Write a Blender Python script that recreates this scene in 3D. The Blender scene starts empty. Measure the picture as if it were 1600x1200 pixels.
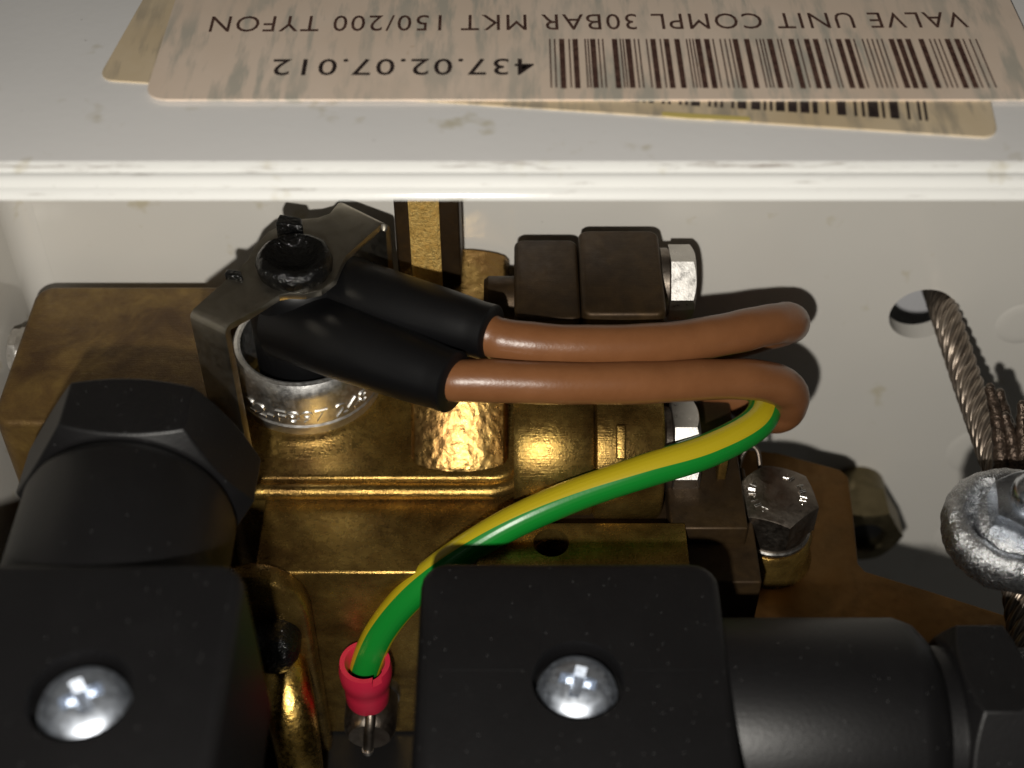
import bpy, bmesh, math, random
from mathutils import Vector, Matrix, noise
random.seed(7)
S = 0.001                                    # everything below is written in millimetres
scn = bpy.context.scene
C = scn.collection
# ------------------------------------------------------------------ camera
CAM = Vector((0, -99, 99)); R2 = 2 ** -.5; FPX = 2250.0
cd = bpy.data.cameras.new('camera'); cam = bpy.data.objects.new('camera', cd); C.objects.link(cam)
cam.location = CAM * S; cam.rotation_euler = (math.radians(45), 0, 0)
cd.sensor_width = 36; cd.lens = 36 * FPX / 1600; cd.clip_start = .005; cd.clip_end = 5
cd.dof.use_dof = True; cd.dof.focus_distance = .158; cd.dof.aperture_fstop = 22
scn.camera = cam
# ------------------------------------------------------------------ world (a dim room) and the phone's flash
w = bpy.data.worlds.new('World'); scn.world = w; w.use_nodes = True
w.node_tree.nodes['Background'].inputs[0].default_value = (1, .97, .9, 1)
w.node_tree.nodes['Background'].inputs[1].default_value = .030
ld = bpy.data.lights.new('flash', 'POINT'); ld.energy = .90; ld.shadow_soft_size = .0019; ld.color = (1, .955, .875)
lo = bpy.data.objects.new('flash', ld); C.objects.link(lo)
lo.location = (CAM + 22 * (Vector((-.42, 0, 0)) - .908 * Vector((0, R2, R2)))) * S
scn.view_settings.view_transform = 'Standard'; scn.view_settings.look = 'None'
scn.view_settings.exposure = 0; scn.view_settings.gamma = 1

# ------------------------------------------------------------------ helpers: points
def ray(px, py):
    u = (px - 800) / FPX; v = (600 - py) / FPX
    return Vector((u, R2 * (1 + v), -R2 * (1 - v)))
def PZ(px, py, z):                            # a spot of the photograph on the level z
    d = ray(px, py); return CAM + d * ((z - CAM.z) / d.z)
def PY(px, py, y):
    d = ray(px, py); return CAM + d * ((y - CAM.y) / d.y)
def PD(px, py, t):
    return CAM + ray(px, py) * t

# ------------------------------------------------------------------ helpers: objects
def thing(name, label, cat, loc=(0, 0, 0), group=None):
    o = bpy.data.objects.new(name, None); C.objects.link(o)
    o.empty_display_size = .003; o.location = Vector(loc) * S
    o['label'] = label; o['category'] = cat
    if group: o['group'] = group
    return o
def wloc(p):
    v = Vector((0, 0, 0))
    while p: v = v + Vector(p.location); p = p.parent
    return v
def finish(me, ang=32):
    for p in me.polygons: p.use_smooth = True
    me.set_sharp_from_angle(angle=math.radians(ang))
def obj(name, bm, mat, parent=None, ang=32, label=None):
    base = wloc(parent)
    bmesh.ops.recalc_face_normals(bm, faces=bm.faces)
    for v in bm.verts: v.co = v.co * S - base
    me = bpy.data.meshes.new(name); bm.to_mesh(me); bm.free()
    finish(me, ang); me.materials.append(mat)
    o = bpy.data.objects.new(name, me); C.objects.link(o)
    if parent: o.parent = parent
    if label: o['label'] = label
    return o
def single(name, bm, mat, label, cat, group=None, ang=32):
    o = obj(name, bm, mat, None, ang); o['label'] = label; o['category'] = cat
    if group: o['group'] = group
    return o
def soften(o, w):
    m = o.modifiers.new('b', 'BEVEL'); m.width = w * S; m.segments = 3; m.limit_method = 'ANGLE'; m.angle_limit = math.radians(28)
    return o
def cut(o, *cutters):                         # subtract shapes (bmeshes in world mm) from an object
    base = wloc(o.parent)
    tmp = []
    for cb in cutters:
        bmesh.ops.recalc_face_normals(cb, faces=cb.faces)
        for v in cb.verts: v.co = v.co * S
        me = bpy.data.meshes.new('cutter'); cb.to_mesh(me); cb.free()
        co = bpy.data.objects.new('cutter', me); C.objects.link(co); tmp.append(co)
        m = o.modifiers.new('b', 'BOOLEAN'); m.operation = 'DIFFERENCE'; m.object = co; m.solver = 'EXACT'
    bpy.context.view_layer.update()
    dg = bpy.context.evaluated_depsgraph_get()
    me = bpy.data.meshes.new_from_object(o.evaluated_get(dg))
    o.modifiers.clear(); o.data = me; finish(me)
    for co in tmp:
        m = co.data; bpy.data.objects.remove(co); bpy.data.meshes.remove(m)

# ------------------------------------------------------------------ helpers: shapes
def nb(): return bmesh.new()
def _bev(bm, verts, r, seg, ang=25):
    if not r: return
    vs = set(verts); bm.normal_update()
    es = [e for e in bm.edges if e.verts[0] in vs and e.verts[1] in vs and len(e.link_faces) == 2
          and e.calc_face_angle(0) > math.radians(ang)]
    bmesh.ops.bevel(bm, geom=es, offset=r, segments=seg, profile=.5, affect='EDGES', clamp_overlap=True)
def box(bm, x0, x1, y0, y1, z0, z1, r=0, seg=3):
    vs = [bm.verts.new((x, y, z)) for z in (z0, z1) for y in (y0, y1) for x in (x0, x1)]
    for f in ((0, 2, 3, 1), (4, 5, 7, 6), (0, 1, 5, 4), (2, 6, 7, 3), (0, 4, 6, 2), (1, 3, 7, 5)):
        bm.faces.new([vs[i] for i in f])
    _bev(bm, vs, r, seg); return bm
def prism(bm, pts, a0, a1, axis='z', r=0, seg=3):
    def mk(p, a):
        return {'z': (p[0], p[1], a), 'x': (a, p[0], p[1]), 'y': (p[0], a, p[1])}[axis]
    lo_ = [bm.verts.new(mk(p, a0)) for p in pts]; hi = [bm.verts.new(mk(p, a1)) for p in pts]
    n = len(pts)
    bm.faces.new(lo_[::-1]); bm.faces.new(hi)
    for i in range(n): bm.faces.new((lo_[i], lo_[(i + 1) % n], hi[(i + 1) % n], hi[i]))
    bmesh.ops.recalc_face_normals(bm, faces=bm.faces)
    _bev(bm, lo_ + hi, r, seg); return bm
def frame(d):
    d = Vector(d).normalized()
    a = Vector((0, 0, 1)) if abs(d.z) < .9 else Vector((0, 1, 0))
    u = d.cross(a).normalized(); v = d.cross(u).normalized()
    return u, v, d
def lathe(bm, prof, c=(0, 0, 0), axis=(0, 0, 1), seg=48, sx=1, sy=1, rot=0, wob=0):
    u, v, d = frame(axis); c = Vector(c); rings = []
    for r, h in prof:
        if r < 1e-6: rings.append([bm.verts.new(c + d * h)])
        else:
            rg = []
            for k in range(seg):
                a = 2 * math.pi * k / seg + rot
                p = c + u * (r * sx * math.cos(a)) + v * (r * sy * math.sin(a)) + d * h
                if wob: p += (p - c - d * h).normalized() * wob * noise.noise(p * .8) + d * wob * noise.noise(p * .8 + Vector((9, 9, 9)))
                rg.append(bm.verts.new(p))
            rings.append(rg)
    for A, B in zip(rings, rings[1:]):
        if len(A) == 1 and len(B) == 1: continue
        for k in range(seg):
            k2 = (k + 1) % seg
            if len(A) == 1: bm.faces.new((A[0], B[k], B[k2]))
            elif len(B) == 1: bm.faces.new((A[k], A[k2], B[0]))
            else: bm.faces.new((A[k], A[k2], B[k2], B[k]))
    for rg, fl in ((rings[0], True), (rings[-1], False)):
        if len(rg) > 1: bm.faces.new(rg[::-1] if fl else rg)
    return bm
def hexa(bm, af, h, c, axis, rot=0, both=False, seg=72, hole=0):
    """hexagon bolt head / nut with the curved chamfer turned on its corners"""
    u, v, d = frame(axis); c = Vector(c); rc = af / 2 * .965
    def rh(a):
        b = (a % (math.pi / 3)) - math.pi / 6
        return af / 2 / math.cos(b)
    rings = []
    def ring(fr, fz): rings.append([bm.verts.new(c + (u * math.cos(a + rot) + v * math.sin(a + rot)) * fr(a) + d * fz(a)) for a in [2 * math.pi * k / seg for k in range(seg)]])
    if both:
        if hole: ring(lambda a: hole, lambda a: 0)
        ring(lambda a: rc, lambda a: 0); ring(rh, lambda a: (rh(a) - rc) * .55)
    else: ring(rh, lambda a: 0)
    ring(rh, lambda a: h - (rh(a) - rc) * .55); ring(lambda a: rc, lambda a: h)
    if hole:
        ring(lambda a: hole, lambda a: h); ring(lambda a: hole - .25, lambda a: h - .3)
    for A, B in zip(rings, rings[1:]):
        for k in range(seg): bm.faces.new((A[k], A[(k + 1) % seg], B[(k + 1) % seg], B[k]))
    bm.faces.new(rings[0][::-1])
    if hole:
        ring(lambda a: hole - .25, lambda a: h - 2.0); A, B = rings[-2], rings[-1]
        for k in range(seg): bm.faces.new((A[k], A[(k + 1) % seg], B[(k + 1) % seg], B[k]))
    bm.faces.new(rings[-1])
    return bm
def smooth_path(pts, n):
    pts = [Vector(p) for p in pts]; P = [pts[0] * 2 - pts[1]] + pts + [pts[-1] * 2 - pts[-2]]; out = []
    for i in range(1, len(P) - 2):
        for k in range(n):
            t = k / n
            p0, p1, p2, p3 = P[i - 1], P[i], P[i + 1], P[i + 2]
            out.append(.5 * ((2 * p1) + (p2 - p0) * t + (2 * p0 - 5 * p1 + 4 * p2 - p3) * t * t + (3 * p1 - p0 - 3 * p2 + p3) * t ** 3))
    out.append(pts[-1]); return out
def frames(path):
    T = [(path[min(i + 1, len(path) - 1)] - path[max(i - 1, 0)]).normalized() for i in range(len(path))]
    u = T[0].orthogonal().normalized(); F = []
    for t in T:
        u = (u - t * u.dot(t)).normalized(); F.append((u.copy(), t.cross(u), t))
    return F
def tube(bm, path, rad, seg=20, face=None, twist=None):
    F = frames(path)
    if face:
        F = []
        for i, p in enumerate(path):
            tt = (path[min(i + 1, len(path) - 1)] - path[max(i - 1, 0)]).normalized(); u = (face - p).normalized(); u = (u - tt * u.dot(tt)).normalized(); F.append((u, tt.cross(u), tt))
    n = len(path); L = 0; rings = []; lens = []
    lay = bm.loops.layers.uv.verify()
    for i, p in enumerate(path):
        if i: L += (p - path[i - 1]).length
        lens.append(L); r = rad(i / (n - 1)) if callable(rad) else rad
        a_, b_, t_ = F[i]
        rings.append([bm.verts.new(p + (a_ * math.cos(2 * math.pi * k / seg) + b_ * math.sin(2 * math.pi * k / seg)) * r) for k in range(seg)])
    for i in range(n - 1):
        for k in range(seg):
            k2 = (k + 1) % seg
            f = bm.faces.new((rings[i][k], rings[i][k2], rings[i + 1][k2], rings[i + 1][k]))
            for lp, (uu, vv) in zip(f.loops, ((k, i), (k + 1, i), (k + 1, i + 1), (k, i + 1))): lp[lay].uv = (uu / seg, twist(vv / (n - 1)) if twist else lens[vv])
    bm.faces.new(rings[0][::-1]); bm.faces.new(rings[-1])
    return bm
def text_mesh(body, size, ext=0.0, sx=1.0, bold=0.0, align='LEFT', res=3, space=1.0):
    cu = bpy.data.curves.new('lettering', 'FONT'); cu.body = body; cu.size = size; cu.extrude = ext; cu.offset = bold
    cu.align_x = align; cu.space_character = space; cu.resolution_u = res
    o = bpy.data.objects.new('lettering', cu); C.objects.link(o)
    bpy.context.view_layer.update()
    me = bpy.data.meshes.new_from_object(o.evaluated_get(bpy.context.evaluated_depsgraph_get()))
    bm = nb(); bm.from_mesh(me)
    bpy.data.objects.remove(o); bpy.data.curves.remove(cu); bpy.data.meshes.remove(me)
    for v in bm.verts: v.co.x *= sx
    return bm

# ------------------------------------------------------------------ materials
class NT:
    def __init__(s, name):
        s.m = bpy.data.materials.new(name); s.m.use_nodes = True; s.t = s.m.node_tree; s.b = s.t.nodes['Principled BSDF']
        tc = s.t.nodes.new('ShaderNodeTexCoord'); mp = s.t.nodes.new('ShaderNodeMapping'); mp.inputs['Scale'].default_value = (1000,) * 3
        s.t.links.new(tc.outputs['Object'], mp.inputs[0]); s.co = mp.outputs[0]; s.uv = tc.outputs['UV']
    def n(s, k, **kw):
        x = s.t.nodes.new(k)
        for a, b in kw.items(): setattr(x, a, b)
        return x
    def l(s, a, b): s.t.links.new(a, b)
    def scaled(s, v):
        mp = s.n('ShaderNodeMapping'); mp.inputs['Scale'].default_value = v; s.l(s.co, mp.inputs[0]); return mp.outputs[0]
    def noise(s, sc, det=4, rough=.55, co=None, dist=0):
        x = s.n('ShaderNodeTexNoise'); x.inputs['Scale'].default_value = sc; x.inputs['Detail'].default_value = det
        x.inputs['Roughness'].default_value = rough; x.inputs['Distortion'].default_value = dist
        s.l(co or s.co, x.inputs['Vector']); return x.outputs[0]
    def vor(s, sc, co=None, feat='F1'):
        x = s.n('ShaderNodeTexVoronoi', feature=feat); x.inputs['Scale'].default_value = sc; s.l(co or s.co, x.inputs['Vector']); return x.outputs[0]
    def ramp(s, f, stops, interp='LINEAR'):
        x = s.n('ShaderNodeValToRGB'); x.color_ramp.interpolation = interp; e = x.color_ramp.elements
        while len(e) < len(stops): e.new(.5)
        for q, (p, c) in zip(e, stops):
            q.position = p; q.color = (c, c, c, 1) if isinstance(c, (int, float)) else (*c, 1)
        s.l(f, x.inputs[0]); return x.outputs[0]
    def mix(s, f, a, b, bt='MIX'):
        x = s.n('ShaderNodeMix', data_type='RGBA', blend_type=bt)
        for i, q in ((0, f), (6, a), (7, b)):
            if isinstance(q, (int, float)): x.inputs[i].default_value = q
            elif isinstance(q, tuple): x.inputs[i].default_value = (*q, 1)
            else: s.l(q, x.inputs[i])
        return x.outputs[2]
    def math(s, op, a, b=0):
        x = s.n('ShaderNodeMath', operation=op)
        for i, q in ((0, a), (1, b)):
            if isinstance(q, (int, float)): x.inputs[i].default_value = q
            else: s.l(q, x.inputs[i])
        return x.outputs[0]
    def bump(s, h, strength, dist):
        x = s.n('ShaderNodeBump'); x.inputs['Strength'].default_value = strength; x.inputs['Distance'].default_value = dist * S
        s.l(h, x.inputs['Height']); s.l(x.outputs[0], s.b.inputs['Normal']); return x
    def set(s, **k):
        for a, v in k.items():
            i = s.b.inputs[a.replace('_', ' ')]
            if isinstance(v, (int, float)): i.default_value = v
            elif isinstance(v, tuple): i.default_value = (*v, 1)
            else: s.l(v, i)
        return s.m
def metal(name, c1, c2, sc=.25, r0=.25, r1=.45, bsc=2.5, bst=.4, bd=.05, tarnish=None, specks=None, met=1.0, brushed=False):
    t = NT(name)
    col = t.ramp(t.noise(sc, 6, .65, dist=.6), [(.36, c1), (.66, c2)])
    if tarnish: col = t.mix(t.ramp(t.noise(sc * .2, 6, .62, dist=.5), [(.36, 0), (.66, .95)]), col, tarnish)
    if specks: col = t.mix(t.ramp(t.noise(3.3, 3, .7), [(.70, 0), (.76, 1)]), col, specks)
    h = t.noise(bsc, 5, .62)
    if brushed:
        h = t.math('ADD', h, t.math('MULTIPLY', t.noise(1.0, 3, .6, t.scaled((.35, 7, 7))), .9))
        col = t.mix(t.ramp(t.noise(5.5, 2, .8), [(.72, 0), (.78, .8)]), col, tuple(min(.75, x * 2.4) for x in c1))
    t.bump(h, bst, bd)
    return t.set(Base_Color=col, Metallic=met, Roughness=t.ramp(t.noise(sc * 3, 5, .6), [(.3, r0), (.7, r1)]))
M = {}
M['brass'] = metal('brass', (.52, .345, .092), (.36, .22, .056), .5, .20, .36, 4.2, .8, .05, (.12, .066, .02), None, .88, True)
M['brass_dull'] = metal('dull_brass', (.26, .165, .045), (.18, .105, .030), .5, .34, .52, 4.2, .8, .05, (.07, .036, .013), None, .5, True)
M['brass_cast'] = metal('cast_brass', (.42, .28, .09), (.28, .17, .05), .6, .24, .38, 3.4, .6, .06, (.24, .13, .045))
M['brass_bar'] = metal('flash_bright_brass', (1.0, .74, .28), (.82, .54, .16), .9, .5, .8, 2.2, 1.0, .7)  # very light base stands in for the flash reflected by the bar strip
M['brass_polish'] = metal('worn_brass', (.80, .54, .16), (.62, .38, .09), .5, .2, .36, 2.2, .7, .10)
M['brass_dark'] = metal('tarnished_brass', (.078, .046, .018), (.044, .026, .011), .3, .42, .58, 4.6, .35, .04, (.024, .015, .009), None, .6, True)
M['bracket'] = metal('yellow_passivated_steel', (.17, .10, .040), (.12, .068, .026), .35, .42, .58, 4, .2, .03, (.20, .10, .03))
M['nutb'] = metal('dull_yellow_zinc', (.20, .165, .095), (.14, .115, .065), .4, .35, .5, 4, .3, .03)
M['steel'] = metal('stainless_steel', (.62, .60, .57), (.5, .48, .45), .4, .25, .42, 4.5, .35, .03)
M['zinc'] = metal('bright_zinc', (.72, .76, .82), (.58, .62, .68), .4, .2, .3, 1.6, .3, .05)
M['screw'] = metal('hazed_zinc', (.80, .86, .95), (.60, .66, .76), .55, .36, .55, 1.2, .35, .06)
M['clip'] = metal('spring_steel', (.46, .43, .37), (.36, .33, .27), .3, .30, .42, 5, .12, .02)
M['nickel'] = metal('nickel_plate', (.86, .85, .83), (.68, .67, .65), .6, .30, .48, 5, .5, .03)
M['galv'] = metal('galvanised_casting', (.78, .79, .81), (.60, .61, .63), .8, .2, .34, 2.3, 1.0, .26)
M['bolt'] = metal('oiled_bolt_steel', (.36, .32, .275), (.20, .17, .14), .6, .34, .5, 3.4, .5, .05, (.13, .10, .08))

def paint(name, col, spots=True, scuff=0, crease=None):
    t = NT(name); c = t.mix(t.ramp(t.noise(.035, 3), [(.3, 0), (.7, 1)]), col, tuple(x * .94 for x in col))
    if spots:
        c = t.mix(t.math('MULTIPLY', t.ramp(t.noise(.17, 3, .6), [(.63, 0), (.74, .6)]), 1), c, (.47, .41, .25))
        c = t.mix(t.ramp(t.noise(.9, 3, .75), [(.70, 0), (.78, .6)]), c, (.22, .20, .17))
    if scuff:
        st = t.scaled((.12, 1.3, 1.3))
        c = t.mix(t.ramp(t.noise(1.0, 5, .7, st), [(.60, 0), (.74, scuff)]), c, (.16, .12, .09))
    if crease:
        sp = t.n('ShaderNodeSeparateXYZ'); t.l(t.co, sp.inputs[0])
        band = t.ramp(t.math('MULTIPLY', t.math('ABSOLUTE', t.math('SUBTRACT', sp.outputs[2], crease)), 2.2), [(.2, 1), (.5, 0)])
        c = t.mix(t.math('MULTIPLY', band, t.ramp(t.noise(.6, 6, .75, t.scaled((.09, 1, 1))), [(.50, 0), (.62, .85)])), c, (.13, .075, .05))
    t.bump(t.noise(.9, 3, .5), .22, .05)
    return t.set(Base_Color=c, Roughness=.15, Specular_IOR_Level=.5)
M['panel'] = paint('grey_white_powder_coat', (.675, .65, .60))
M['top'] = paint('lightened_powder_coat', (.82, .805, .79))  # same coat as the back panel, colour lightened to make up for grazing flash
M['rim'] = paint('rim_powder_coat', (.78, .78, .755), scuff=.8, crease=130.82)
def plastic(name, col, rough=.4, bs=.25, dust=0, bsc=3.):
    t = NT(name); c = col
    if dust:
        c = t.mix(t.ramp(t.noise(.16, 6, .7), [(.45, 0), (.8, .6)]), col, tuple(x * 1.4 + .0018 for x in col))
        c = t.mix(t.ramp(t.vor(1.1), [(.035, dust), (.07, 0)]), c, (.35, .35, .35))
    t.bump(t.noise(bsc, 4, .6), bs, .04 if bs < .9 else .3)
    return t.set(Base_Color=c, Roughness=rough)
M['black'] = plastic('black_glass_filled_nylon', (.0040, .0037, .0041), .45, .7, .35)
M['boot'] = plastic('black_sleeve', (.0025, .0025, .003), .42, .2)
M['rubber'] = plastic('oily_black_rubber', (.003, .003, .003), .16, 1.0, 0, 1.6)
M['dark'] = plastic('black_coil_resin', (.004, .004, .0045), .5, .3)
M['red'] = plastic('red_vinyl', (.52, .018, .052), .38, .2)
t = NT('brown_wire_insulation')
c = t.mix(t.ramp(t.noise(.35, 4, .6), [(.35, 0), (.75, 1)]), (.215, .088, .034), (.185, .073, .027))
c = t.mix(t.ramp(t.noise(2.2, 2, .8), [(.75, 0), (.79, .45)]), c, (.55, .38, .24))
t.bump(t.noise(2.6, 4, .6), .5, .05); M['brown'] = t.set(Base_Color=c, Roughness=.33)
t = NT('green_yellow_insulation')
sp = t.n('ShaderNodeSeparateXYZ'); t.l(t.uv, sp.inputs[0])
ph = t.math('ADD', t.math('SUBTRACT', t.math('MULTIPLY', sp.outputs[0], 2), sp.outputs[1]), 10)
fr = t.math('FRACT', ph); tri = t.math('ABSOLUTE', t.math('SUBTRACT', fr, .5))
c = t.mix(t.ramp(tri, [(.285, 0), (.295, 1)]), (.006, .215, .024), (.48, .375, .012))
ridge = t.math('SINE', t.math('MULTIPLY', sp.outputs[0], 2 * math.pi * 26))
t.bump(t.math('ADD', t.math('MULTIPLY', ridge, .35), t.noise(2.2, 3)), .22, .04)
M['gy'] = t.set(Base_Color=c, Roughness=.33)
t = NT('steel_rope_strand')
sp = t.n('ShaderNodeSeparateXYZ'); t.l(t.uv, sp.inputs[0])
st = t.math('SINE', t.math('MULTIPLY', t.math('ADD', t.math('MULTIPLY', sp.outputs[0], 9), t.math('MULTIPLY', sp.outputs[1], .12)), 2 * math.pi))
t.bump(st, .5, .05)
M['rope'] = t.set(Base_Color=t.mix(t.ramp(st, [(0, .55), (.4, 0)]), t.ramp(t.noise(.5, 4), [(.3, (.46, .39, .32)), (.7, (.32, .26, .21))]), (.05, .035, .025)), Metallic=.85, Roughness=.4)
t = NT('fused_rope_strand'); t.bump(t.noise(1.4, 4, .6), 1, .3)
M['rope2'] = t.set(Base_Color=t.ramp(t.noise(.8, 4), [(.3, (.14, .10, .075)), (.7, (.05, .035, .025))]), Metallic=.7, Roughness=.25)
def paper(name, col, stain, ghost):
    t = NT(name); st = t.scaled((.62, .10, 1)); 
    c = t.mix(t.ramp(t.noise(.05, 5, .6), [(.35, 0), (.7, .8)]), col, stain)
    sh = t.n('ShaderNodeVectorRotate', rotation_type='Z_AXIS'); sh.inputs['Angle'].default_value = .12; t.l(st, sh.inputs[0])
    g = t.math('MULTIPLY', t.ramp(t.noise(1.0, 4, .6, sh.outputs[0]), [(.47, 0), (.62, .75)]), t.ramp(t.noise(.07, 3), [(.34, .2), (.55, 1)]))
    c = t.mix(g, c, ghost)
    c = t.mix(t.ramp(t.noise(.13, 4, .7), [(.66, 0), (.74, .6)]), c, (.34, .22, .085))
    t.bump(t.noise(.4, 4), .12, .05)
    return t.set(Base_Color=c, Roughness=.42)
M['paper'] = paper('aged_label_paper', (.80, .66, .54), (.72, .57, .44), (.42, .41, .35))
M['paper2'] = paper('yellowed_label_paper', (.70, .58, .41), (.56, .43, .26), (.32, .28, .22))
t = NT('faded_brown_ink'); M['ink'] = t.set(Base_Color=t.ramp(t.noise(1.6, 4, .7), [(.35, (.045, .018, .014)), (.72, (.14, .075, .055))]), Roughness=.5)
t = NT('dark_ink'); M['ink2'] = t.set(Base_Color=t.ramp(t.noise(1.6, 4, .7), [(.35, (.014, .008, .008)), (.75, (.06, .04, .035))]), Roughness=.5)
t = NT('white_backing'); M['white'] = t.set(Base_Color=(.6, .6, .62), Roughness=.6)
t = NT('worn_yellow_film'); M['yellow'] = t.set(Base_Color=(.62, .5, .16), Roughness=.4)

# ================================================================== THE ENCLOSURE
YB, ZT = 36.0, 21.0
enc = thing('enclosure', 'grey white powder coated metal enclosure open at the front with rounded rim', 'enclosure', (0, 36, -110))
bm = nb(); box(bm, -62, 92, YB, YB + 2.6, -110, 19.2)
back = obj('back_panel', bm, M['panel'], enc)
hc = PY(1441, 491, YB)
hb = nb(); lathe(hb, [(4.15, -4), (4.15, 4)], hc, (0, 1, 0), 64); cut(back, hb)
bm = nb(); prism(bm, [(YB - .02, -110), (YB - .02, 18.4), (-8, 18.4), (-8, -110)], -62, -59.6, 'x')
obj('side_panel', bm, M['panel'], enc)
bm = nb()                                         # the fold between the back and the side panel
prof = [(-59.6 + 3 - 3 * math.cos(a), YB - 3 + 3 * math.sin(a)) for a in [math.pi / 2 * k / 8 for k in range(9)]]
prism(bm, [(-59.65, YB + .05)] + [(x, y - .03) for x, y in prof[::-1]], -110, 18.3)
obj('corner_fold', bm, M['panel'], enc)
# top panel: a hemmed sheet, its front rim made of folded layers
pr = [(YB + 2.6, 21.0), (8.2, 21.0), (7.6, 20.98), (7.15, 20.78), (6.85, 20.45), (6.72, 20.32), (6.62, 20.36), (6.2, 20.28), (5.82, 19.95), (5.62, 19.62), (5.5, 19.5), (5.42, 19.52),
      (5.05, 19.3), (4.82, 18.95), (4.78, 18.7), (5.0, 18.45), (YB + 2.6, 18.45)]
bm = nb(); prism(bm, pr[2:-2] + [(7.6, 18.5)], -64, 92, 'x', 0)
obj('front_rim', bm, M['rim'], enc, 40)
bm = nb(); box(bm, -64, 92, 7.55, YB + 2.6, 18.5, 20.985); obj('top_panel', bm, M['top'], enc)
for k, (px, py, r) in enumerate(((1597, 506, 3.4), (1530, 705, 4.6), (1508, 838, 4.6), (1462, 880, 3.2))):
    c_ = PY(px, py, YB)
    bm = nb(); lathe(bm, [(r, .3), (r, 0), (r * .93, -.07), (r * .78, -.14), (r * .55, -.17), (0, -.17)], c_, (0, 1, 0), 40)
    obj('embossed_boss', bm, M['panel'], enc, 60)
bm = nb(); box(bm, 20, 92, YB + 16, YB + 18, -80, 20)
single('mounting_wall', bm, M['white'], 'pale wall glimpsed through the round hole in the back panel', 'wall')

# ================================================================== LABELS ON THE TOP PANEL
def rrect(x0, x1, y0, y1, r, n=6):
    out = []
    for cx, cy, a0 in ((x1 - r, y1 - r, 0), (x0 + r, y1 - r, 90), (x0 + r, y0 + r, 180), (x1 - r, y0 + r, 270)):
        for k in range(n + 1):
            a = math.radians(a0 + 90 * k / n); out.append((cx + r * math.cos(a), cy + r * math.sin(a)))
    return out
zl = ZT + .0
L2 = thing('paper_label', 'yellowed older barcode label mostly hidden under the larger label', 'label', (0, 20, zl), 'labels on the top panel')
ang = -math.atan2(9.6, 84.4); ca, sa = math.cos(ang), math.sin(ang); o2 = PZ(153, 126, zl)
def l2(x, y): return (o2.x + x * ca - y * sa, o2.y + x * sa + y * ca)
W2 = 85.6
bm = nb(); prism(bm, [l2(x, y) for x, y in rrect(0, W2, 0, 26, 1.6)], zl, zl + .16); obj('label_sheet', bm, M['paper2'], L2)
bm = nb(); x = 49
while x < W2 - 5.5:
    wd = random.choice((.28, .28, .28, .5, .85, 1.0)); hgt = 2.0
    a, b_, c_, d_ = l2(x, hgt), l2(x + wd, hgt), l2(x + wd, 11), l2(x, 11)
    prism(bm, [a, b_, c_, d_], zl + .162, zl + .172); x += wd + random.choice((.3, .3, .45, .75))
obj('barcode', bm, M['ink2'], L2)
bm = nb(); ea = PZ(1035, 186, zl); eb = PZ(1172, 190, zl)
prism(bm, [(ea.x, ea.y + .25), (ea.x + 2.5, ea.y - .15), (ea.x + 6, ea.y - .38), (eb.x, eb.y - .1), (eb.x, eb.y + .5), (ea.x, ea.y + .9)], zl + .165, zl + .2); obj('lifted_edge', bm, M['yellow'], L2)
z1 = zl + .175
L1 = thing('paper_label', 'large stained barcode label reading VALVE UNIT upside down on the top panel', 'label', (8, 25, z1), 'labels on the top panel')
q = PZ(232, 158, z1); y0 = q.y
bm = nb(); prism(bm, rrect(-35.0, 51.8, y0, y0 + 40, 2.2), z1, z1 + .2); o = obj('label_sheet', bm, M['paper'], L1)
cb = nb(); box(cb, -60, 80, YB + 1.2, 100, 15, 30); cut(o, cb)
z1 += .2
def print_text(name, body, pa, pb, cap, bold, mat):
    """lettering turned half round, from pa (its start, right in the photo) to pb"""
    a = PZ(*pa, z1); b = PZ(*pb, z1); bm = text_mesh(body, 1, .0, 1, bold, space=1.12)
    x0 = min(v.co.x for v in bm.verts); x1 = max(v.co.x for v in bm.verts); ym = max(v.co.y for v in bm.verts if v.co.y < .72)
    dx = (b - a); Lx = dx.length; ex = dx.normalized(); ey = Vector((0, 0, 1)).cross(ex)
    for v in bm.verts:
        p = a + ex * ((v.co.x - x0) / (x1 - x0) * Lx) + ey * (v.co.y / ym * cap); v.co = Vector((p.x, p.y, z1 + .004))
    r = bmesh.ops.extrude_face_region(bm, geom=bm.faces[:])
    for g in r['geom']:
        if isinstance(g, bmesh.types.BMVert): g.co.z += .012
    obj(name, bm, mat, L1)
def ylen(pxa, pya, pyb): return (PZ(pxa, pya, z1) - PZ(pxa, pyb, z1)).length
print_text('lettering', 'VALVE UNIT COMPL 30BAR MKT 150/200 TYFON', (1504, 19), (332, 26), ylen(900, 20, 44), .0, M['ink'])
print_text('lettering', '437.02.07.012', (834, 92), (428, 93), ylen(640, 92, 117), .004, M['ink2'])
bm = nb()
thick = [155, 197, 252, 320, 362, 440, 482, 515, 580, 608, 697, 733, 805, 872, 920, 948, 1020, 1048, 1185, 1210, 1237, 1278, 1360, 1390]
thin = [118, 133, 178, 228, 237, 270, 283, 338, 347, 382, 395, 420, 463, 545, 555, 565, 628, 650, 665, 680, 763, 775, 785, 830, 840, 893, 980, 992, 1068, 1095, 1110, 1125, 1140, 1155, 1305, 1320, 1335, 1410, 1430, 1450]
ya = PZ(1200, 138, z1).y; yb_ = PZ(1200, 61, z1).y
for lst, wd in ((thick, .27), (thin, .075)):
    for k in lst:
        xc = PZ(800 + k / 2, 62, z1).x
        box(bm, xc - wd, xc + wd, ya + random.uniform(-.05, .05), yb_, z1 + .004, z1 + .014) if wd > .2 else box(bm, xc - wd, xc + wd, ya + .1, yb_, z1 + .004, z1 + .012)
obj('barcode', bm, M['ink'], L1)

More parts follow.
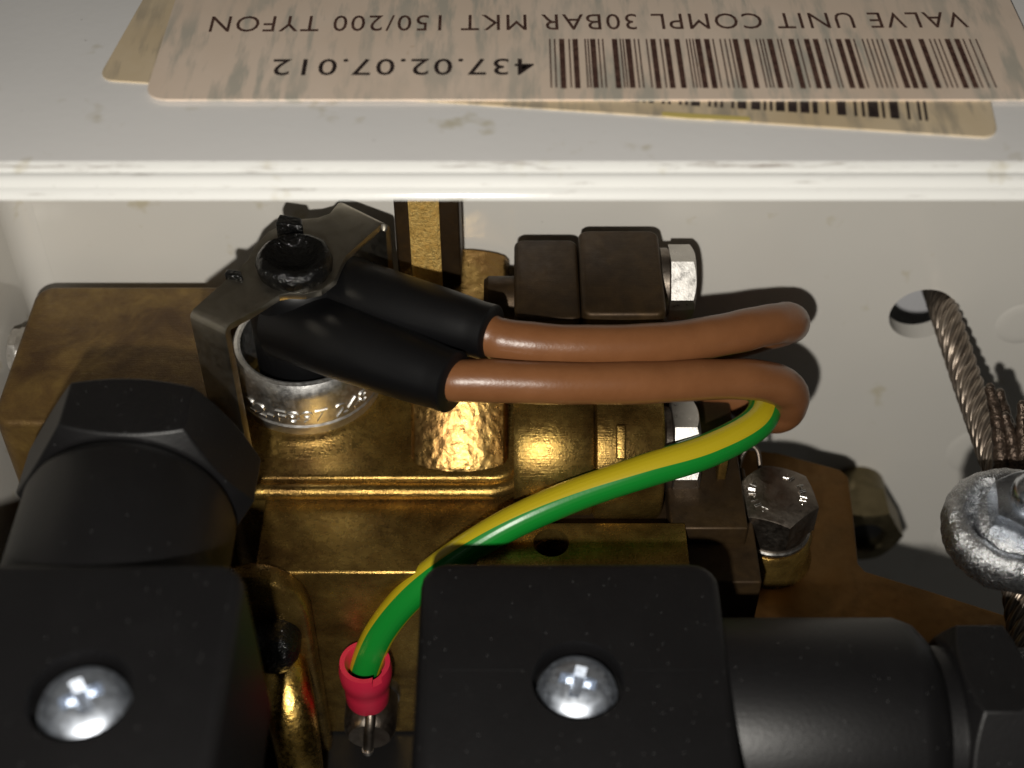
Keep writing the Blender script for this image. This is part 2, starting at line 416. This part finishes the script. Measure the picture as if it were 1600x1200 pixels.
# ================================================================== THE BRASS VALVE BODY
V = thing('brass_valve', 'tarnished cast brass valve body with stepped block, ledge and rib', 'valve', (-10, 18, -62))
Z1, Z2, YF = -24.0, -26.5, -2.6
bm = nb(); prism(bm, rrect(-57.0, -33.2, 9.0, 31.8, 2.2, 5), -64, -15.0, r=.7); obj('side_block', bm, M['brass_dull'], V)
bm = nb(); prism(bm, rrect(-34, .6, 8.9, 35.2, 2.6, 6), -60, Z1, r=.55); obj('boss_plateau', bm, M['brass'], V)
bm = nb(); box(bm, -28.2, 4, YF, 35, -59, Z2, .45); fblock = obj('front_block', bm, M['brass'], V)
bm = nb()                                         # raised bead round the foot of the plateau
bead = smooth_path([(-33, 8.3, Z2 + .9), (-20, 8.3, Z2 + .9), (-5, 8.3, Z2 + .9), (-1.6, 8.5, Z2 + .9), (.6, 10, Z2 + .9), (1.1, 13, Z2 + .9), (1.1, 24, Z2 + .9)], 8)
tube(bm, bead, 1.0, 12); obj('bead', bm, M['brass'], V)
# cast rib: level at the top, sloping towards the viewer
bm = nb(); prof = smooth_path([(0, 34.8, -12), (0, 29, -12), (0, 23, -12), (0, 21.2, -12.9), (0, 15.5, -18.4), (0, 10.6, -23.2), (0, 9.3, -25)], 26); nx_ = 64; gr = []
for i, p in enumerate(prof):
    tn = (prof[min(i + 1, len(prof) - 1)] - prof[max(i - 1, 0)]).normalized(); nr = Vector((0, tn.z, -tn.y)); nr = nr if nr.z > 0 else -nr; rw = []
    for k in range(nx_ + 1):
        q = Vector((-11.6 + 11.2 * k / nx_, p.y, p.z)); h = noise.fractal(q * 1.15, .7, 2.0, 3) * (.062 if p.z < -12.6 else .05) + .05 * abs(noise.noise(q * 3.1)) - 1.15 * abs(2 * k / nx_ - 1) ** 2.2 - .5 * max(0, abs(k / nx_ - .5) - .46) / .04
        rw.append(bm.verts.new(q + nr * h))
    gr.append(rw)
for A, B_ in zip(gr, gr[1:]):
    for k in range(nx_): bm.faces.new((A[k], A[k + 1], B_[k + 1], B_[k]))
lowb = [bm.verts.new((v.co.x, 9.6, -40)) for v in gr[-1]]; lowt = [bm.verts.new((v.co.x, 34.8, -40)) for v in gr[0]]
bm.faces.new(gr[-1] + lowb[::-1]); bm.faces.new(gr[0] + lowt[::-1]); bm.faces.new(lowb + lowt[::-1])
bm.faces.new([rw[0] for rw in gr] + [lowb[0], lowt[0]]); bm.faces.new([rw[-1] for rw in gr] + [lowb[-1], lowt[-1]])
obj('cast_rib', bm, M['brass_cast'], V, 60)
# round boss that carries the switch
rc = Vector((-24.2, 22.9, Z1))
bm = nb(); lathe(bm, [(11.6, -.3), (11.0, .12), (10.3, .45), (9.6, 1.0), (9.0, 1.5), (0, 1.5)], rc, (0, 0, 1), 64); obj('switch_seat', bm, M['brass'], V, 60)
# upright drawn bar with a proud front strip
bm = nb(); box(bm, -13.2, -5.9, 28.4, 34.6, -14, 15.5, .3); obj('upright_bar', bm, M['brass_dark'], V)
xa, xb = PY(641, 380, 27.2).x, PY(688, 380, 27.2).x
bm = nb(); n_ = 26
for i in range(n_): pass
prism(bm, [(xa, 28.5), (xa, 27.4), (xa + .35, 27.1), (xb - .35, 27.1), (xb, 27.4), (xb, 28.5)], -13, 15.5, 'z'); obj('bar_strip', bm, M['brass_bar'], V)
# barrel with collar (axis left-right) and bolted flange ears
bx = PD(870, 700, 166)
def X(px, t): return (px - 800) / FPX * t
bm = nb(); lathe(bm, [(7.5, X(803, 158)), (7.8, X(812, 158)), (7.8, X(926, 158)), (7.5, X(930, 158))], (0, bx.y, bx.z), (1, 0, 0), 64); obj('barrel', bm, M['brass'], V, 50)
bm = nb(); lathe(bm, [(7.6, X(930.5, 158)), (8.2, X(934, 158)), (8.2, X(1034, 158)), (7.8, X(1040, 158))], (0, bx.y, bx.z), (1, 0, 0), 64); obj('collar', bm, M['brass'], V, 50)
kd = Vector((0, -R2 * .9, R2 * 1.05)).normalized()
bm = nb(); box(bm, X(962, 158), X(978, 158), -1.9, 1.9, 7.9, 8.55, .2)
bmesh.ops.rotate(bm, verts=bm.verts, cent=(0, 0, 0), matrix=Matrix.Rotation(math.radians(38), 3, 'X')); bmesh.ops.translate(bm, verts=bm.verts, vec=(0, bx.y, bx.z)); obj('key', bm, M['brass'], V)
for x0_, x1_, zt_e, yk in ((.25, 7.55, -7.2, 31.0), (7.65, 16.9, -6.5, 31.8)):
    bm = nb(); prism(bm, rrect(x0_, x1_, 17.3, yk, 1.1, 5), -17.6, zt_e, r=.42); obj('flange_ear', bm, M['brass_dark'], V)
bm = nb(); lathe(bm, [(2.6, -3.2), (3.0, -2.7), (3.0, .3)], (0, 24.6, -11.3), (1, 0, 0), 40); obj('flange_boss', bm, M['brass_dark'], V)
bm = nb(); box(bm, .6, 16.6, 31.4, 35.4, -50, -14, .4); obj('flange_back', bm, M['brass_dark'], V)
bm = nb(); box(bm, 1, 17, 8, 33, -56, -31, .4); obj('lower_block', bm, M['brass_dark'], V)
# plate with a round hole, and the step to its right
bm = nb(); box(bm, -3.9, 19.2, -3.2, 2.9, -27.3, -24.6, .22, 2); pl = obj('drilled_plate', bm, M['brass'], V)
hp = PZ(861, 848, -24.6); cb = nb(); lathe(cb, [(1.95, -6), (1.95, 6)], hp, (0, 0, 1), 40); cut(pl, cb)
bm = nb(); box(bm, 4.2, 27.4, -2.9, 14, -56, -27.8, .3); ub = obj('under_block', bm, M['brass_dark'], V)
cb = nb(); lathe(cb, [(1.9, -16), (1.9, 6)], hp, (0, 0, 1), 40); cut(ub, cb)
cb = nb(); lathe(cb, [(1.9, -16), (1.9, 6)], hp, (0, 0, 1), 40); cut(fblock, cb)
bm = nb(); box(bm, 17.6, 26.2, 2.4, 22, -30, -25.0, .3); obj('port_block', bm, M['brass_dark'], V)
bm = nb(); box(bm, X(1117, 166), X(1131, 166), 9.6, 12.0, -27, -21.5, .2); obj('brass_stub', bm, M['brass'], V)
bb = PZ(1215, 772, -26.6)
bm = nb(); lathe(bm, [(5.4, -37.4), (5.2, -36.6), (4.9, -36), (4.9, -33.2), (4.6, -32.8), (0, -32.8)], (bb.x, bb.y, 0), (0, 0, 1), 48); obj('bolt_boss', bm, M['brass'], V, 50)
# arched pad with armature stub on the front face
bm = nb(); pts = []
xl, xr = PY(330, 1000, -5).x, PY(489, 1000, -5).x
zt_ = PY(440, 906, -5).z
for k in range(13):
    a = math.pi * k / 12; r_ = (xr - xl) / 2; pts.append((xr - r_ + r_ * math.cos(a), zt_ - 6.5 + 6.5 * math.sin(a)))
pts += [(xl, -60), (xr, -60)]
prism(bm, pts, -5.2, YF + .3, 'y', .8); obj('arched_pad', bm, M['brass'], V)
bm = nb(); tube(bm, smooth_path([PD(436, 985, 166), PD(442, 1030, 164.5), PD(450, 1085, 163.2), PD(460, 1140, 163.5), PD(470, 1195, 166), PD(476, 1240, 170)], 8), lambda s: 2.9 - 1.0 * abs(s - .45), 28); obj('armature_stub', bm, M['brass_polish'], V, 60)
bp = PY(428, 1003, -6.2)
bm = nb(); lathe(bm, [(3.0, 2.5), (3.0, 0), (2.9, -1.5), (2.2, -2.8), (1.2, -3.3), (0, -3.4)], bp, (0, 1, 0), 32); 
single('screw_plug', bm, M['rubber'], 'glossy black domed screw plug in the brass recess beside the left connector', 'screw', ang=60)
sc_ = PZ(30, 541, -18)
sd = thing('side_screw', 'small shiny hex screw on the left side of the brass block', 'screw', (-57, sc_.y, -19))
bm = nb(); lathe(bm, [(3.0, -57.1), (3.0, -57.9), (2.8, -58.0), (0, -58.0)], (0, sc_.y, -19), (1, 0, 0), 32); obj('washer', bm, M['steel'], sd)
bm = nb(); hexa(bm, 5, 1.1, (-58.0, sc_.y, -19), (-1, 0, 0)); obj('head', bm, M['steel'], sd)

# ================================================================== BOLTS AND NUTS
def xbolt(name, label, px, py, y, af, h, washer_r, x0):
    c_ = PY(px, py, y); t_ = thing(name, label, 'bolt', (x0, c_.y, c_.z), 'flange bolts')
    bm = nb(); lathe(bm, [(washer_r - .1, x0), (washer_r, x0 + .15), (washer_r, x0 + 1.0), (washer_r - .2, x0 + 1.2), (0, x0 + 1.2)], (0, c_.y, c_.z), (1, 0, 0), 40); obj('washer', bm, M['bolt'], t_)
    bm = nb(); hexa(bm, af, h, (x0 + 1.2, c_.y, c_.z), (1, 0, 0), rot=math.radians(-13)); obj('head', bm, M['steel'], t_)
xbolt('hex_bolt', 'steel hex bolt in the upper dark flange ear', 1058, 441, 27.6, 7.6, 2.9, 4.0, 16.9)
xbolt('hex_bolt', 'steel hex bolt on the lower flange, half hidden behind the green yellow wire', 1090, 703, bx.y, 10.2, 3.0, 5.0, X(1040, 160))
B = thing('hex_bolt', 'large steel hex bolt with raised head markings standing on the brass boss', 'bolt', (bb.x, bb.y, -32.8))
bm = nb(); lathe(bm, [(4.3, -32.8), (4.55, -32.6), (4.55, -32.2), (4.4, -32.0), (0, -32.0)], (bb.x, bb.y, 0), (0, 0, 1), 48); obj('washer', bm, M['steel'], B)
bm = nb(); lathe(bm, [(4.2, -31.98), (4.3, -31.7), (4.2, -31.0), (0, -31.0)], (bb.x, bb.y, 0), (0, 0, 1), 48); obj('flange_washer', bm, M['bolt'], B)
bm = nb(); hexa(bm, 8.4, 4.4, (bb.x, bb.y, -31.0), (0, 0, 1), rot=math.radians(-80)); hd = obj('head', bm, M['bolt'], B)
bm = nb()
for k, a in enumerate([150, 165, 180, 195, 212, 232, 20, 5, -10, -26, 48, 62]):
    a = math.radians(a); r_ = 2.95; p = Vector((bb.x + r_ * math.cos(a), bb.y + r_ * math.sin(a), -26.6))
    for j in range(2):
        b2 = nb(); box(b2, -.42, .42, -.09 + j * .24, .07 + j * .24, 0, .16, .04, 1)
        th = a + (math.pi / 2 if (k * 7 + j) % 3 == 0 else 0) + .2 * math.sin(k * 3)
        bmesh.ops.rotate(b2, verts=b2.verts, cent=(0, 0, 0), matrix=Matrix.Rotation(th, 3, 'Z')); bmesh.ops.translate(b2, verts=b2.verts, vec=p)
        me = bpy.data.meshes.new('x'); b2.to_mesh(me); b2.free(); bm.from_mesh(me); bpy.data.meshes.remove(me)
obj('raised_marks', bm, M['steel'], B)
bm = nb(); lathe(bm, [(1.9, -.2), (1.85, .02), (1.2, .1), (.5, .05), (0, .02)], (bb.x + .25, bb.y - .1, -26.6), (0, 0, 1), 40, wob=.12); obj('centre_mark', bm, M['bolt'], B, 60)

# bracket plate
K = thing('bracket', 'flat brown passivated steel bracket behind the large hex bolt', 'bracket', (40, 8, -38.6))
zb = -37.4
kp = [PZ(px, py, zb) for px, py in ((1150, 700), (1215, 707), (1312, 733), (1326, 745), (1334, 810), (1341, 880), (1352, 892), (1450, 922), (1575, 962), (1720, 1010), (1720, 1120), (1150, 1120))]
bm = nb(); prism(bm, [(p.x, p.y) for p in kp], zb - 1.6, zb, r=.25, seg=2); obj('plate', bm, M['bracket'], K)
N = thing('hex_nut', 'brassy hex nut standing out of the back panel behind the bracket edge', 'nut', (50, YB, -58))
nc = PY(1350, 842, 26.5)
bm = nb(); hexa(bm, 9.6, 5, (nc.x, 31.5, nc.z), (0, -1, 0), rot=math.radians(0), hole=3.1); obj('nut', bm, M['nutb'], N)
bm = nb(); lathe(bm, [(2.9, 33), (2.9, 28.2)], (nc.x, 0, nc.z), (0, 1, 0), 32); obj('stud_or_shade_disc', bm, M['dark'], N)  # black disc painting the shade inside the nut's open hole
bm = nb(); lathe(bm, [(4.4, YB), (4.4, 31.4)], (nc.x, 0, nc.z), (0, 1, 0), 32); obj('spacer', bm, M['nutb'], N)

# ================================================================== PRESSURE SWITCH, CLIP
W = thing('pressure_switch', 'black pressure switch seated in a silver stamped ring', 'switch', rc)
zr = Z1 + .4
bm = nb(); lathe(bm, [(7.1, .2), (7.9, .2), (8.5, .6), (8.65, 1.2), (8.65, 2.2), (8.4, 2.35), (8.4, 2.5), (8.65, 2.65), (8.65, 6.6), (8.4, 7.6), (8.0, 8.3), (7.6, 8.45), (7.3, 8.3), (7.1, 7.5), (7.1, .2)], (rc.x, rc.y, zr), (0, 0, 1), 96)
ringo = obj('stamped_ring', bm, M['nickel'], W, 28)
bm = text_mesh('22-F897 248', 2.5, .12, 1.28, .02, 'CENTER')
for v in bm.verts:
    a = -math.pi / 2 + .10 + v.co.x / 8.7; r_ = 8.7 + v.co.z; v.co = Vector((rc.x + r_ * math.cos(a), rc.y + r_ * math.sin(a), zr + 3.05 + v.co.y))
obj('stamped_lettering', bm, M['nickel'], ringo)
bc = Vector((-23.9, 22.9, 0))
bm = nb(); lathe(bm, [(5.9, Z1 + 1), (5.9, -5.5), (5.4, -4.3), (4.2, -3.2), (0, -3.0)], bc, (0, 0, 1), 56); obj('switch_body', bm, M['boot'], W, 40)
bm = nb(); lathe(bm, [(3.2, -3.4), (3.9, -2.2), (4.15, -1.2), (3.95, -.3), (3.3, .15), (2.6, -.2), (1.7, -.8), (0, -1.0)], (PZ(460, 408, -1).x, PZ(460, 408, -1).y, 0), (0, 0, 1), 64, 1.0, .98, 0, .22); obj('grommet', bm, M['rubber'], W, 70)
bm = nb(); p = PZ(450, 372, -1.5); prism(bm, [(p.x - 1.2, p.y), (p.x + 1.9, p.y - .6), (p.x + 1.6, p.y + 1.0), (p.x - .9, p.y + 1.7)], -3, .6, r=.25); obj('grommet_tab', bm, M['rubber'], W)
bm = nb(); p = PZ(362, 438, -2.3); prism(bm, [(p.x - .7, p.y), (p.x + 1.4, p.y - .6), (p.x + 1.0, p.y + .6), (p.x - .5, p.y + .9)], -6, -1.4, r=.2); obj('grommet_tab', bm, M['rubber'], W)
# clip: one bent strip, widened round the grommet
bm = nb(); ZC = -2.0
sta = [((295, 487), (350, 513)), ((345, 445), (395, 487)), ((388, 406), (436, 461)), ((400, 382), (452, 458)), ((420, 362), (476, 459)), ((448, 348), (502, 453)), ((474, 342), (524, 436)), ((497, 340), (533, 414)), ((515, 334), (541, 399)), ((542, 314), (609, 347))]
rows = []
def row(b, f, n=9): rows.append([bm.verts.new(b.lerp(f, k / (n - 1))) for k in range(n)])
b0, f0 = PZ(*sta[0][0], ZC), PZ(*sta[0][1], ZC); b9, f9 = PZ(*sta[-1][0], ZC), PZ(*sta[-1][1], ZC)
b1, f1 = PZ(*sta[1][0], ZC), PZ(*sta[1][1], ZC); b8, f8 = PZ(*sta[-2][0], ZC), PZ(*sta[-2][1], ZC)
out0 = (b0 - b1).normalized() * .5 + (f0 - f1).normalized() * .5; out9 = ((b9 - b8).normalized() + (f9 - f8).normalized()) * .5
out9 = Vector((.8, .3, 0)); out9.normalize()
rb = 1.0
def bend(b, f, o_, t0):
    rs = []
    for k in range(0, 6):
        a = math.pi / 2 * k / 5; rs.append((b + o_ * rb * math.sin(a) - Vector((0, 0, rb * (1 - math.cos(a)))), f + o_ * rb * math.sin(a) - Vector((0, 0, rb * (1 - math.cos(a))))))
    for z in (-5.5, -9, -12.5, -16, -19.5, t0):
        rs.append(tuple(Vector((q.x + o_.x * rb, q.y + o_.y * rb, z)) for q in (b, f)))
    return rs
L_ = bend(b0 - out0 * rb, f0 - out0 * rb, out0, -23.2)
for b, f in L_[::-1]: row(b, f)
for s_ in sta[1:-1]: row(PZ(*s_[0], ZC), PZ(*s_[1], ZC))
for b, f in bend(b9 - out9 * rb, f9 - out9 * rb, out9, -14): row(b, f)
for A, B_ in zip(rows, rows[1:]):
    for k in range(len(A) - 1): bm.faces.new((A[k], A[k + 1], B_[k + 1], B_[k]))
bmesh.ops.recalc_face_normals(bm, faces=bm.faces)
if sum(f.normal.z for f in bm.faces) < 0: bmesh.ops.reverse_faces(bm, faces=bm.faces)
clip = thing('retaining_clip', 'bent spring steel clip strapped over the black switch grommet', 'clip', (bc.x, bc.y, -23))
o = obj('strap', bm, M['clip'], clip, 40)
md = o.modifiers.new('s', 'SOLIDIFY'); md.thickness = .8 * S; md.offset = -1
md = o.modifiers.new('b', 'BEVEL'); md.width = .28 * S; md.segments = 3; md.limit_method = 'ANGLE'

# ================================================================== WIRES
def wire(name, label, pts, rad, mat, group=None, n=14, seg=24, **kw):
    pp = smooth_path(pts, n); base = pp[0]; t_ = thing(name, label, 'wire', base, group)
    bm = nb(); tube(bm, pp, rad, seg, **kw); obj('insulation', bm, M[mat], t_, 60); return t_
def sleeve(t_, pts, r0, r1, flat=1.0):
    pp = smooth_path(pts, 10); bm = nb(); pp = pp + [pp[-1] + (pp[-1] - pp[-2]).normalized() * .22]
    tube(bm, pp, lambda s: (r0 + (r1 - r0) * min(1, s * 1.15)) * (1 if s < .985 else .9), 32)
    return obj('insulating_sleeve', bm, M['boot'], t_, 40)
wa = wire('brown_wire', 'upper brown insulated wire curling back at the right', [PD(735, 510, 153.2), PD(765, 524, 152.6), PD(800, 534, 152.5), PD(900, 541, 153), PD(1030, 538, 155), PD(1130, 523, 158), PD(1195, 509, 161), PD(1228, 504, 164), PD(1231, 507, 168), PD(1195, 518, 172), PD(1100, 545, 174), PD(950, 575, 173)], lambda s: 2.33 + .03 * math.sin(s * 41) + .025 * math.sin(s * 90 + 1), 'brown', 'brown wires')
sleeve(wa, [PD(490, 440, 163), PD(600, 474, 157.6), PD(700, 502, 154.2), PD(767, 520, 152.2)], 4.3, 3.05)
wb = wire('brown_wire', 'lower brown insulated wire bending down over the green yellow wire', [PD(675, 588, 151.5), PD(705, 594, 150.6), PD(760, 595, 150.5), PD(870, 599, 151), PD(1000, 598, 153), PD(1110, 593, 156), PD(1185, 594, 159), PD(1228, 608, 162.5), PD(1232, 632, 166.5), PD(1212, 648, 170), PD(1178, 634, 174), PD(1110, 604, 175.5), PD(950, 597, 174)], lambda s: 2.26 + .03 * math.sin(s * 35 + 2) + .025 * math.sin(s * 83), 'brown', 'brown wires')
sleeve(wb, [PD(452, 500, 162), PD(540, 536, 156.5), PD(640, 573, 152.6), PD(708, 597, 150.2)], 4.6, 3.35)
g = wire('earth_wire', 'green and yellow striped earth wire crimped into the red lug', [PD(1080, 592, 172), PD(1155, 597, 171), PD(1194, 618, 168), PD(1183, 660, 163.5), PD(1110, 702, 160), PD(1010, 735, 158), PD(900, 773, 157), PD(800, 817, 156.5), PD(715, 868, 157), PD(645, 925, 159), PD(596, 985, 162), PD(572, 1040, 165), PD(570, 1070, 167.5)], lambda s: 1.80 + .16 * max(0, 1 - abs(s - .3) / .25) + .03 * math.sin(s * 37), 'gy', None, 14, 40, face=CAM, twist=lambda s: (12 + 84 * max(0, s - .22) / .78) / 180)
# red crimp lug: one sleeve, bell-mouthed, with its tongue
lc = PY(570, 1034, -6.3); lb = PY(575, 1092, -6.3)
d_ = (lc - lb).normalized(); H = (lc - lb).length
bm = nb(); lathe(bm, [(2.2, .3), (2.35, 0), (2.55, .5), (2.6, H * .35), (2.62, H * .52), (2.95, H * .60), (3.05, H * .8), (2.95, H * .93), (2.85, H * 1.0), (2.3, H * 1.0), (2.1, H * .93), (2.05, H * .8), (2.0, .3)], lb, d_, 12 * 3)
lug = thing('crimp_lug', 'red insulated crimp lug on the end of the earth wire', 'cable lug', lb)
o = obj('red_sleeve', bm, M['red'], lug, 40)
cb = nb(); box(cb, lc.x + 1.0, lc.x + 2.0, lc.y - 5, lc.y + 0, lc.z - .9, lc.z + 3); cut(o, cb)
bm = nb(); tube(bm, smooth_path([lb + d_ * 1.0 + Vector((.3, -.4, 0)), lb + Vector((.4, -2.6, -.6)), lb + Vector((.2, -3.3, -2)), lb + Vector((-.1, -3.6, -5.2))], 6), lambda s: .62, 12); obj('tongue', bm, M['bolt'], lug, 50)
bm = nb(); q = lb + Vector((-.1, -3.7, -5.1)); lathe(bm, [(.3, .25), (.68, .2), (.6, -.35), (0, -.6)], q, (0, .1, 1), 14, wob=.15); obj('tongue_tip', bm, M['steel'], lug)
es = PY(577, 1152, -9.2)
E_ = thing('earth_screw', 'steel cheese head screw below the red lug on the brass face', 'screw', (es.x, YF, es.z))
bm = nb(); lathe(bm, [(3.1, YF), (3.1, -7.0), (3.0, -8.2), (2.7, -8.9), (2.4, -9.2), (0, -9.2)], (es.x, 0, es.z), (0, 1, 0), 48); obj('head', bm, M['bolt'], E_, 40)
bm = nb(); lathe(bm, [(3.3, YF), (3.3, -3.6), (3.2, -3.8), (0, -3.8)], (es.x, 0, es.z), (0, 1, 0), 48); obj('washer', bm, M['steel'], E_)
# a stray strand of copper behind the bolt
bm = nb(); tube(bm, smooth_path([PD(1149, 745, 166), PD(1142, 715, 168), PD(1139, 695, 170), PD(1150, 740, 171), PD(1160, 712, 172), PD(1172, 697, 172), PD(1184, 706, 172), PD(1188, 735, 172), PD(1192, 760, 172)], 10), .28, 8)
single('wire_strand', bm, M['bolt'], 'thin curled loose wire strand behind the large hex bolt', 'wire strand', ang=60)

# ================================================================== SOLENOID CONNECTORS
def cross_screw(bmc, c_, r):
    pass
def connector(label, xc, x0, x1, yf, yb, zt, screw, zbot, rot, group='solenoid connectors'):
    t_ = thing('solenoid_connector', label, 'connector', (xc, (yf + yb) / 2, zbot), group)
    bm = nb(); prism(bm, rrect(x0, x1, yf, yb, 2.6, 5), zbot, zt, r=1.1, seg=4); h = obj('housing', bm, M['black'], t_, 40)
    cb = nb(); lathe(cb, [(4.15, -2.4), (4.15, .2), (4.6, 2)], (screw.x, screw.y, zt - .2), (0, 0, 1), 56); cut(h, cb)
    bm = nb(); lathe(bm, [(3.65, -2.3), (3.65, -1.5), (3.3, -.75), (2.5, -.2), (1.3, .12), (0, .2)], (screw.x, screw.y, zt - .3), (0, 0, 1), 48); s_ = obj('screw', bm, M['screw'], t_, 50)
    c1, c2 = nb(), nb()
    for cbm, rr in ((c1, rot), (c2, rot + 90)):
        prism(cbm, [(-2.5, 1), (-1.1, -.95), (1.1, -.95), (2.5, 1)], -.52, .52, 'y')
        bmesh.ops.rotate(cbm, verts=cbm.verts, cent=(0, 0, 0), matrix=Matrix.Rotation(math.radians(rr), 3, 'Z')); bmesh.ops.translate(cbm, verts=cbm.verts, vec=(screw.x, screw.y, zt - .15))
    cut(s_, c1); cut(s_, c2)
    return t_
zL = 2.0; sL = PZ(125, 1085, zL)
cL = connector('black solenoid connector at the lower left with its gland pointing away', sL.x, sL.x - 15.5, sL.x + 11.4, sL.y - 12, -23.2, zL, sL, -18.6, 28)
gx, gz = -37.0, -8.9
bm = nb(); lathe(bm, [(9.9, -24.2), (10.2, -22.8), (10.2, -9.6), (9.8, -8.4), (8.8, -7.75), (0, -7.75)], (gx, 0, gz), (0, 1, 0), 72); obj('cable_gland', bm, M['black'], cL, 40)
bm = nb(); hexa(bm, 20.2, 7.7, (gx, -7.9, gz), (0, 1, 0), rot=math.radians(3), both=True); gn = obj('gland_nut', bm, M['black'], cL, 25); soften(gn, .55)
zR = -11.7; sR = PZ(903, 1062, zR)
xl_, xr_ = PZ(652, 1000, zR).x, PZ(1136, 1000, zR).x
cR = connector('black solenoid connector at the lower centre with its gland pointing right', sR.x, xl_, xr_, sR.y - 14, -12.4, zR, sR, -34, 75)
yR, zg = -24.2, -23.4
bm = nb(); lathe(bm, [(10.6, xr_ - 1), (10.9, xr_ + .4), (10.9, X(1400, 139)), (10.3, X(1425, 139)), (9.0, X(1445, 139)), (8.2, X(1452, 139))], (0, yR, zg), (1, 0, 0), 72); obj('cable_gland', bm, M['black'], cR, 40)
bm = nb(); lathe(bm, [(8.2, X(1450, 139)), (8.2, X(1475, 139))], (0, yR, zg), (1, 0, 0), 48); obj('gland_neck', bm, M['black'], cR)
bm = nb(); hexa(bm, 18.4, 6.4, (X(1474, 139), yR, zg), (1, 0, 0), rot=math.radians(-8), both=True); soften(obj('gland_nut', bm, M['black'], cR, 25), .55)
bm = nb(); lathe(bm, [(8, X(1585, 139)), (8, X(1640, 139)), (6.5, X(1660, 139)), (0, X(1660, 139))], (0, yR, zg), (1, 0, 0), 48); obj('gland_cap', bm, M['black'], cR)
for k, (a, b_) in enumerate(((xl_ + 2.2, sR.x - 5.0), (sR.x + 5.0, xr_ - 2.2))):
    bm = nb(); box(bm, a, b_, -25.0, -24.85, zR - .2, zR + .07); obj('mould_seam', bm, M['black'], cR)
for xc_, yf_, yb_2, zt2, lab, hw in ((-39.0, -49, -21.5, -18.8, 'black solenoid coil under the left connector', 13.2), ((xl_ + xr_) / 2, -39, -11.5, -34.2, 'black solenoid coil under the centre connector', 14.0)):
    t_ = thing('solenoid_coil', lab, 'coil', (xc_, (yf_ + yb_2) / 2, -72), 'solenoid coils')
    bm = nb(); box(bm, xc_ - hw, xc_ + hw, yf_, yb_2, -72, zt2, 1.2); obj('coil_housing', bm, M['dark'], t_)
    bm = nb(); lathe(bm, [(5, yb_2 - 1), (5, YF + 1)], (xc_, 0, -48), (0, 1, 0), 40); obj('armature_tube', bm, M['brass'], t_)
bm = nb(); box(bm, -40, 30, -30, 8, -76, -59.2, .5); single('mounting_block', bm, M['dark'], 'black base block under the brass front face', 'base')

# ================================================================== WIRE ROPE AND CLIP
RP = thing('wire_rope', 'twisted steel wire rope coming out of the hole in the back panel', 'wire rope', PY(1475, 480, YB))
core = smooth_path([PY(1458, 440, YB + 15), PY(1474, 482, YB), PD(1510, 592, 175.5), PD(1548, 700, 169), PD(1572, 770, 165), PD(1588, 900, 163), PD(1606, 1050, 161), PD(1625, 1230, 158)], 24)
F = frames(core); Ls = [0]
for a, b_ in zip(core, core[1:]): Ls.append(Ls[-1] + (b_ - a).length)
for k in range(6):
    pts = []
    for p, (u, v, t_), s_ in zip(core, F, Ls):
        a = 2 * math.pi * (k / 6 + s_ / 9.5); pts.append(p + (u * math.cos(a) + v * math.sin(a)) * 1.22)
    bm = nb(); tube(bm, pts, .66, 12); obj('strand', bm, M['rope'], RP, 70)
# dead end of the rope, cut and fused
DE = thing('rope_end', 'frayed fused cut end of the steel rope beside the twisted rope', 'wire rope', PD(1585, 740, 163))
for px, py, t1, pxb in ((1546, 606, 166, 1560), (1562, 614, 167, 1572), (1597, 632, 164, 1592), (1580, 668, 165, 1583), (1606, 655, 163, 1602), (1570, 650, 164.5, 1578)):
    tip = PD(px, py, t1); bot = PD(pxb + 4, 775, 163)
    mid = tip.lerp(bot, .45) + Vector((random.uniform(-.7, .7), random.uniform(-.5, .5), 0)); bm = nb()
    tube(bm, smooth_path([bot, mid, tip], 12), lambda s: 1.0 - .45 * s ** 2 + .06 * math.sin(s * 40), 12); st = obj('cut_strand', bm, M['rope2'], DE, 70)
    bm = nb(); lathe(bm, [(0, -.6), (.45, -.45), (.62, 0), (.4, .45), (0, .55)], tip, tip - mid, 12, wob=.2); obj('fused_tip', bm, M['bolt'], st, 70)
cc = PZ(1592, 806, -17.0)
G = thing('rope_clip', 'rough galvanised rope clip clamping the wire rope at the right edge', 'rope clip', (cc.x, cc.y, -22))
bm = nb(); lathe(bm, [(4.2, -5.6), (5.8, -5.3), (6.9, -4.4), (7.35, -3), (7.35, -1.2), (7.1, -.4), (6.6, 0), (5.9, .05), (5.2, -.3), (4.9, -1.0), (4.8, -2.2), (0, -2.2)], (cc.x, cc.y, cc.z), (0, 0, 1), 96, 1.02, .98, 0, .28); obj('saddle', bm, M['galv'], G, 60)
nx = Vector((cc.x + .9, cc.y + .6, cc.z - 2.0))
bm = nb(); lathe(bm, [(5.0, 0), (5.1, .6), (4.7, 1.1), (0, 1.2)], nx, (0, 0, 1), 48, wob=.12); obj('flange', bm, M['galv'], G, 50)
bm = nb(); hexa(bm, 7.4, 3.2, nx + Vector((0, 0, 1.0)), (.05, -.1, 1), rot=.4); obj('nut', bm, M['zinc'], G, 30)
bm = nb(); lathe(bm, [(2.5, 0), (2.5, 2.2), (2.2, 2.7), (1.4, 3.1), (0, 3.25)], nx + Vector((0.1, -.1, 3.4)), (.05, -.12, 1), 40); obj('stud_or_shade_disc', bm, M['zinc'], G, 50)
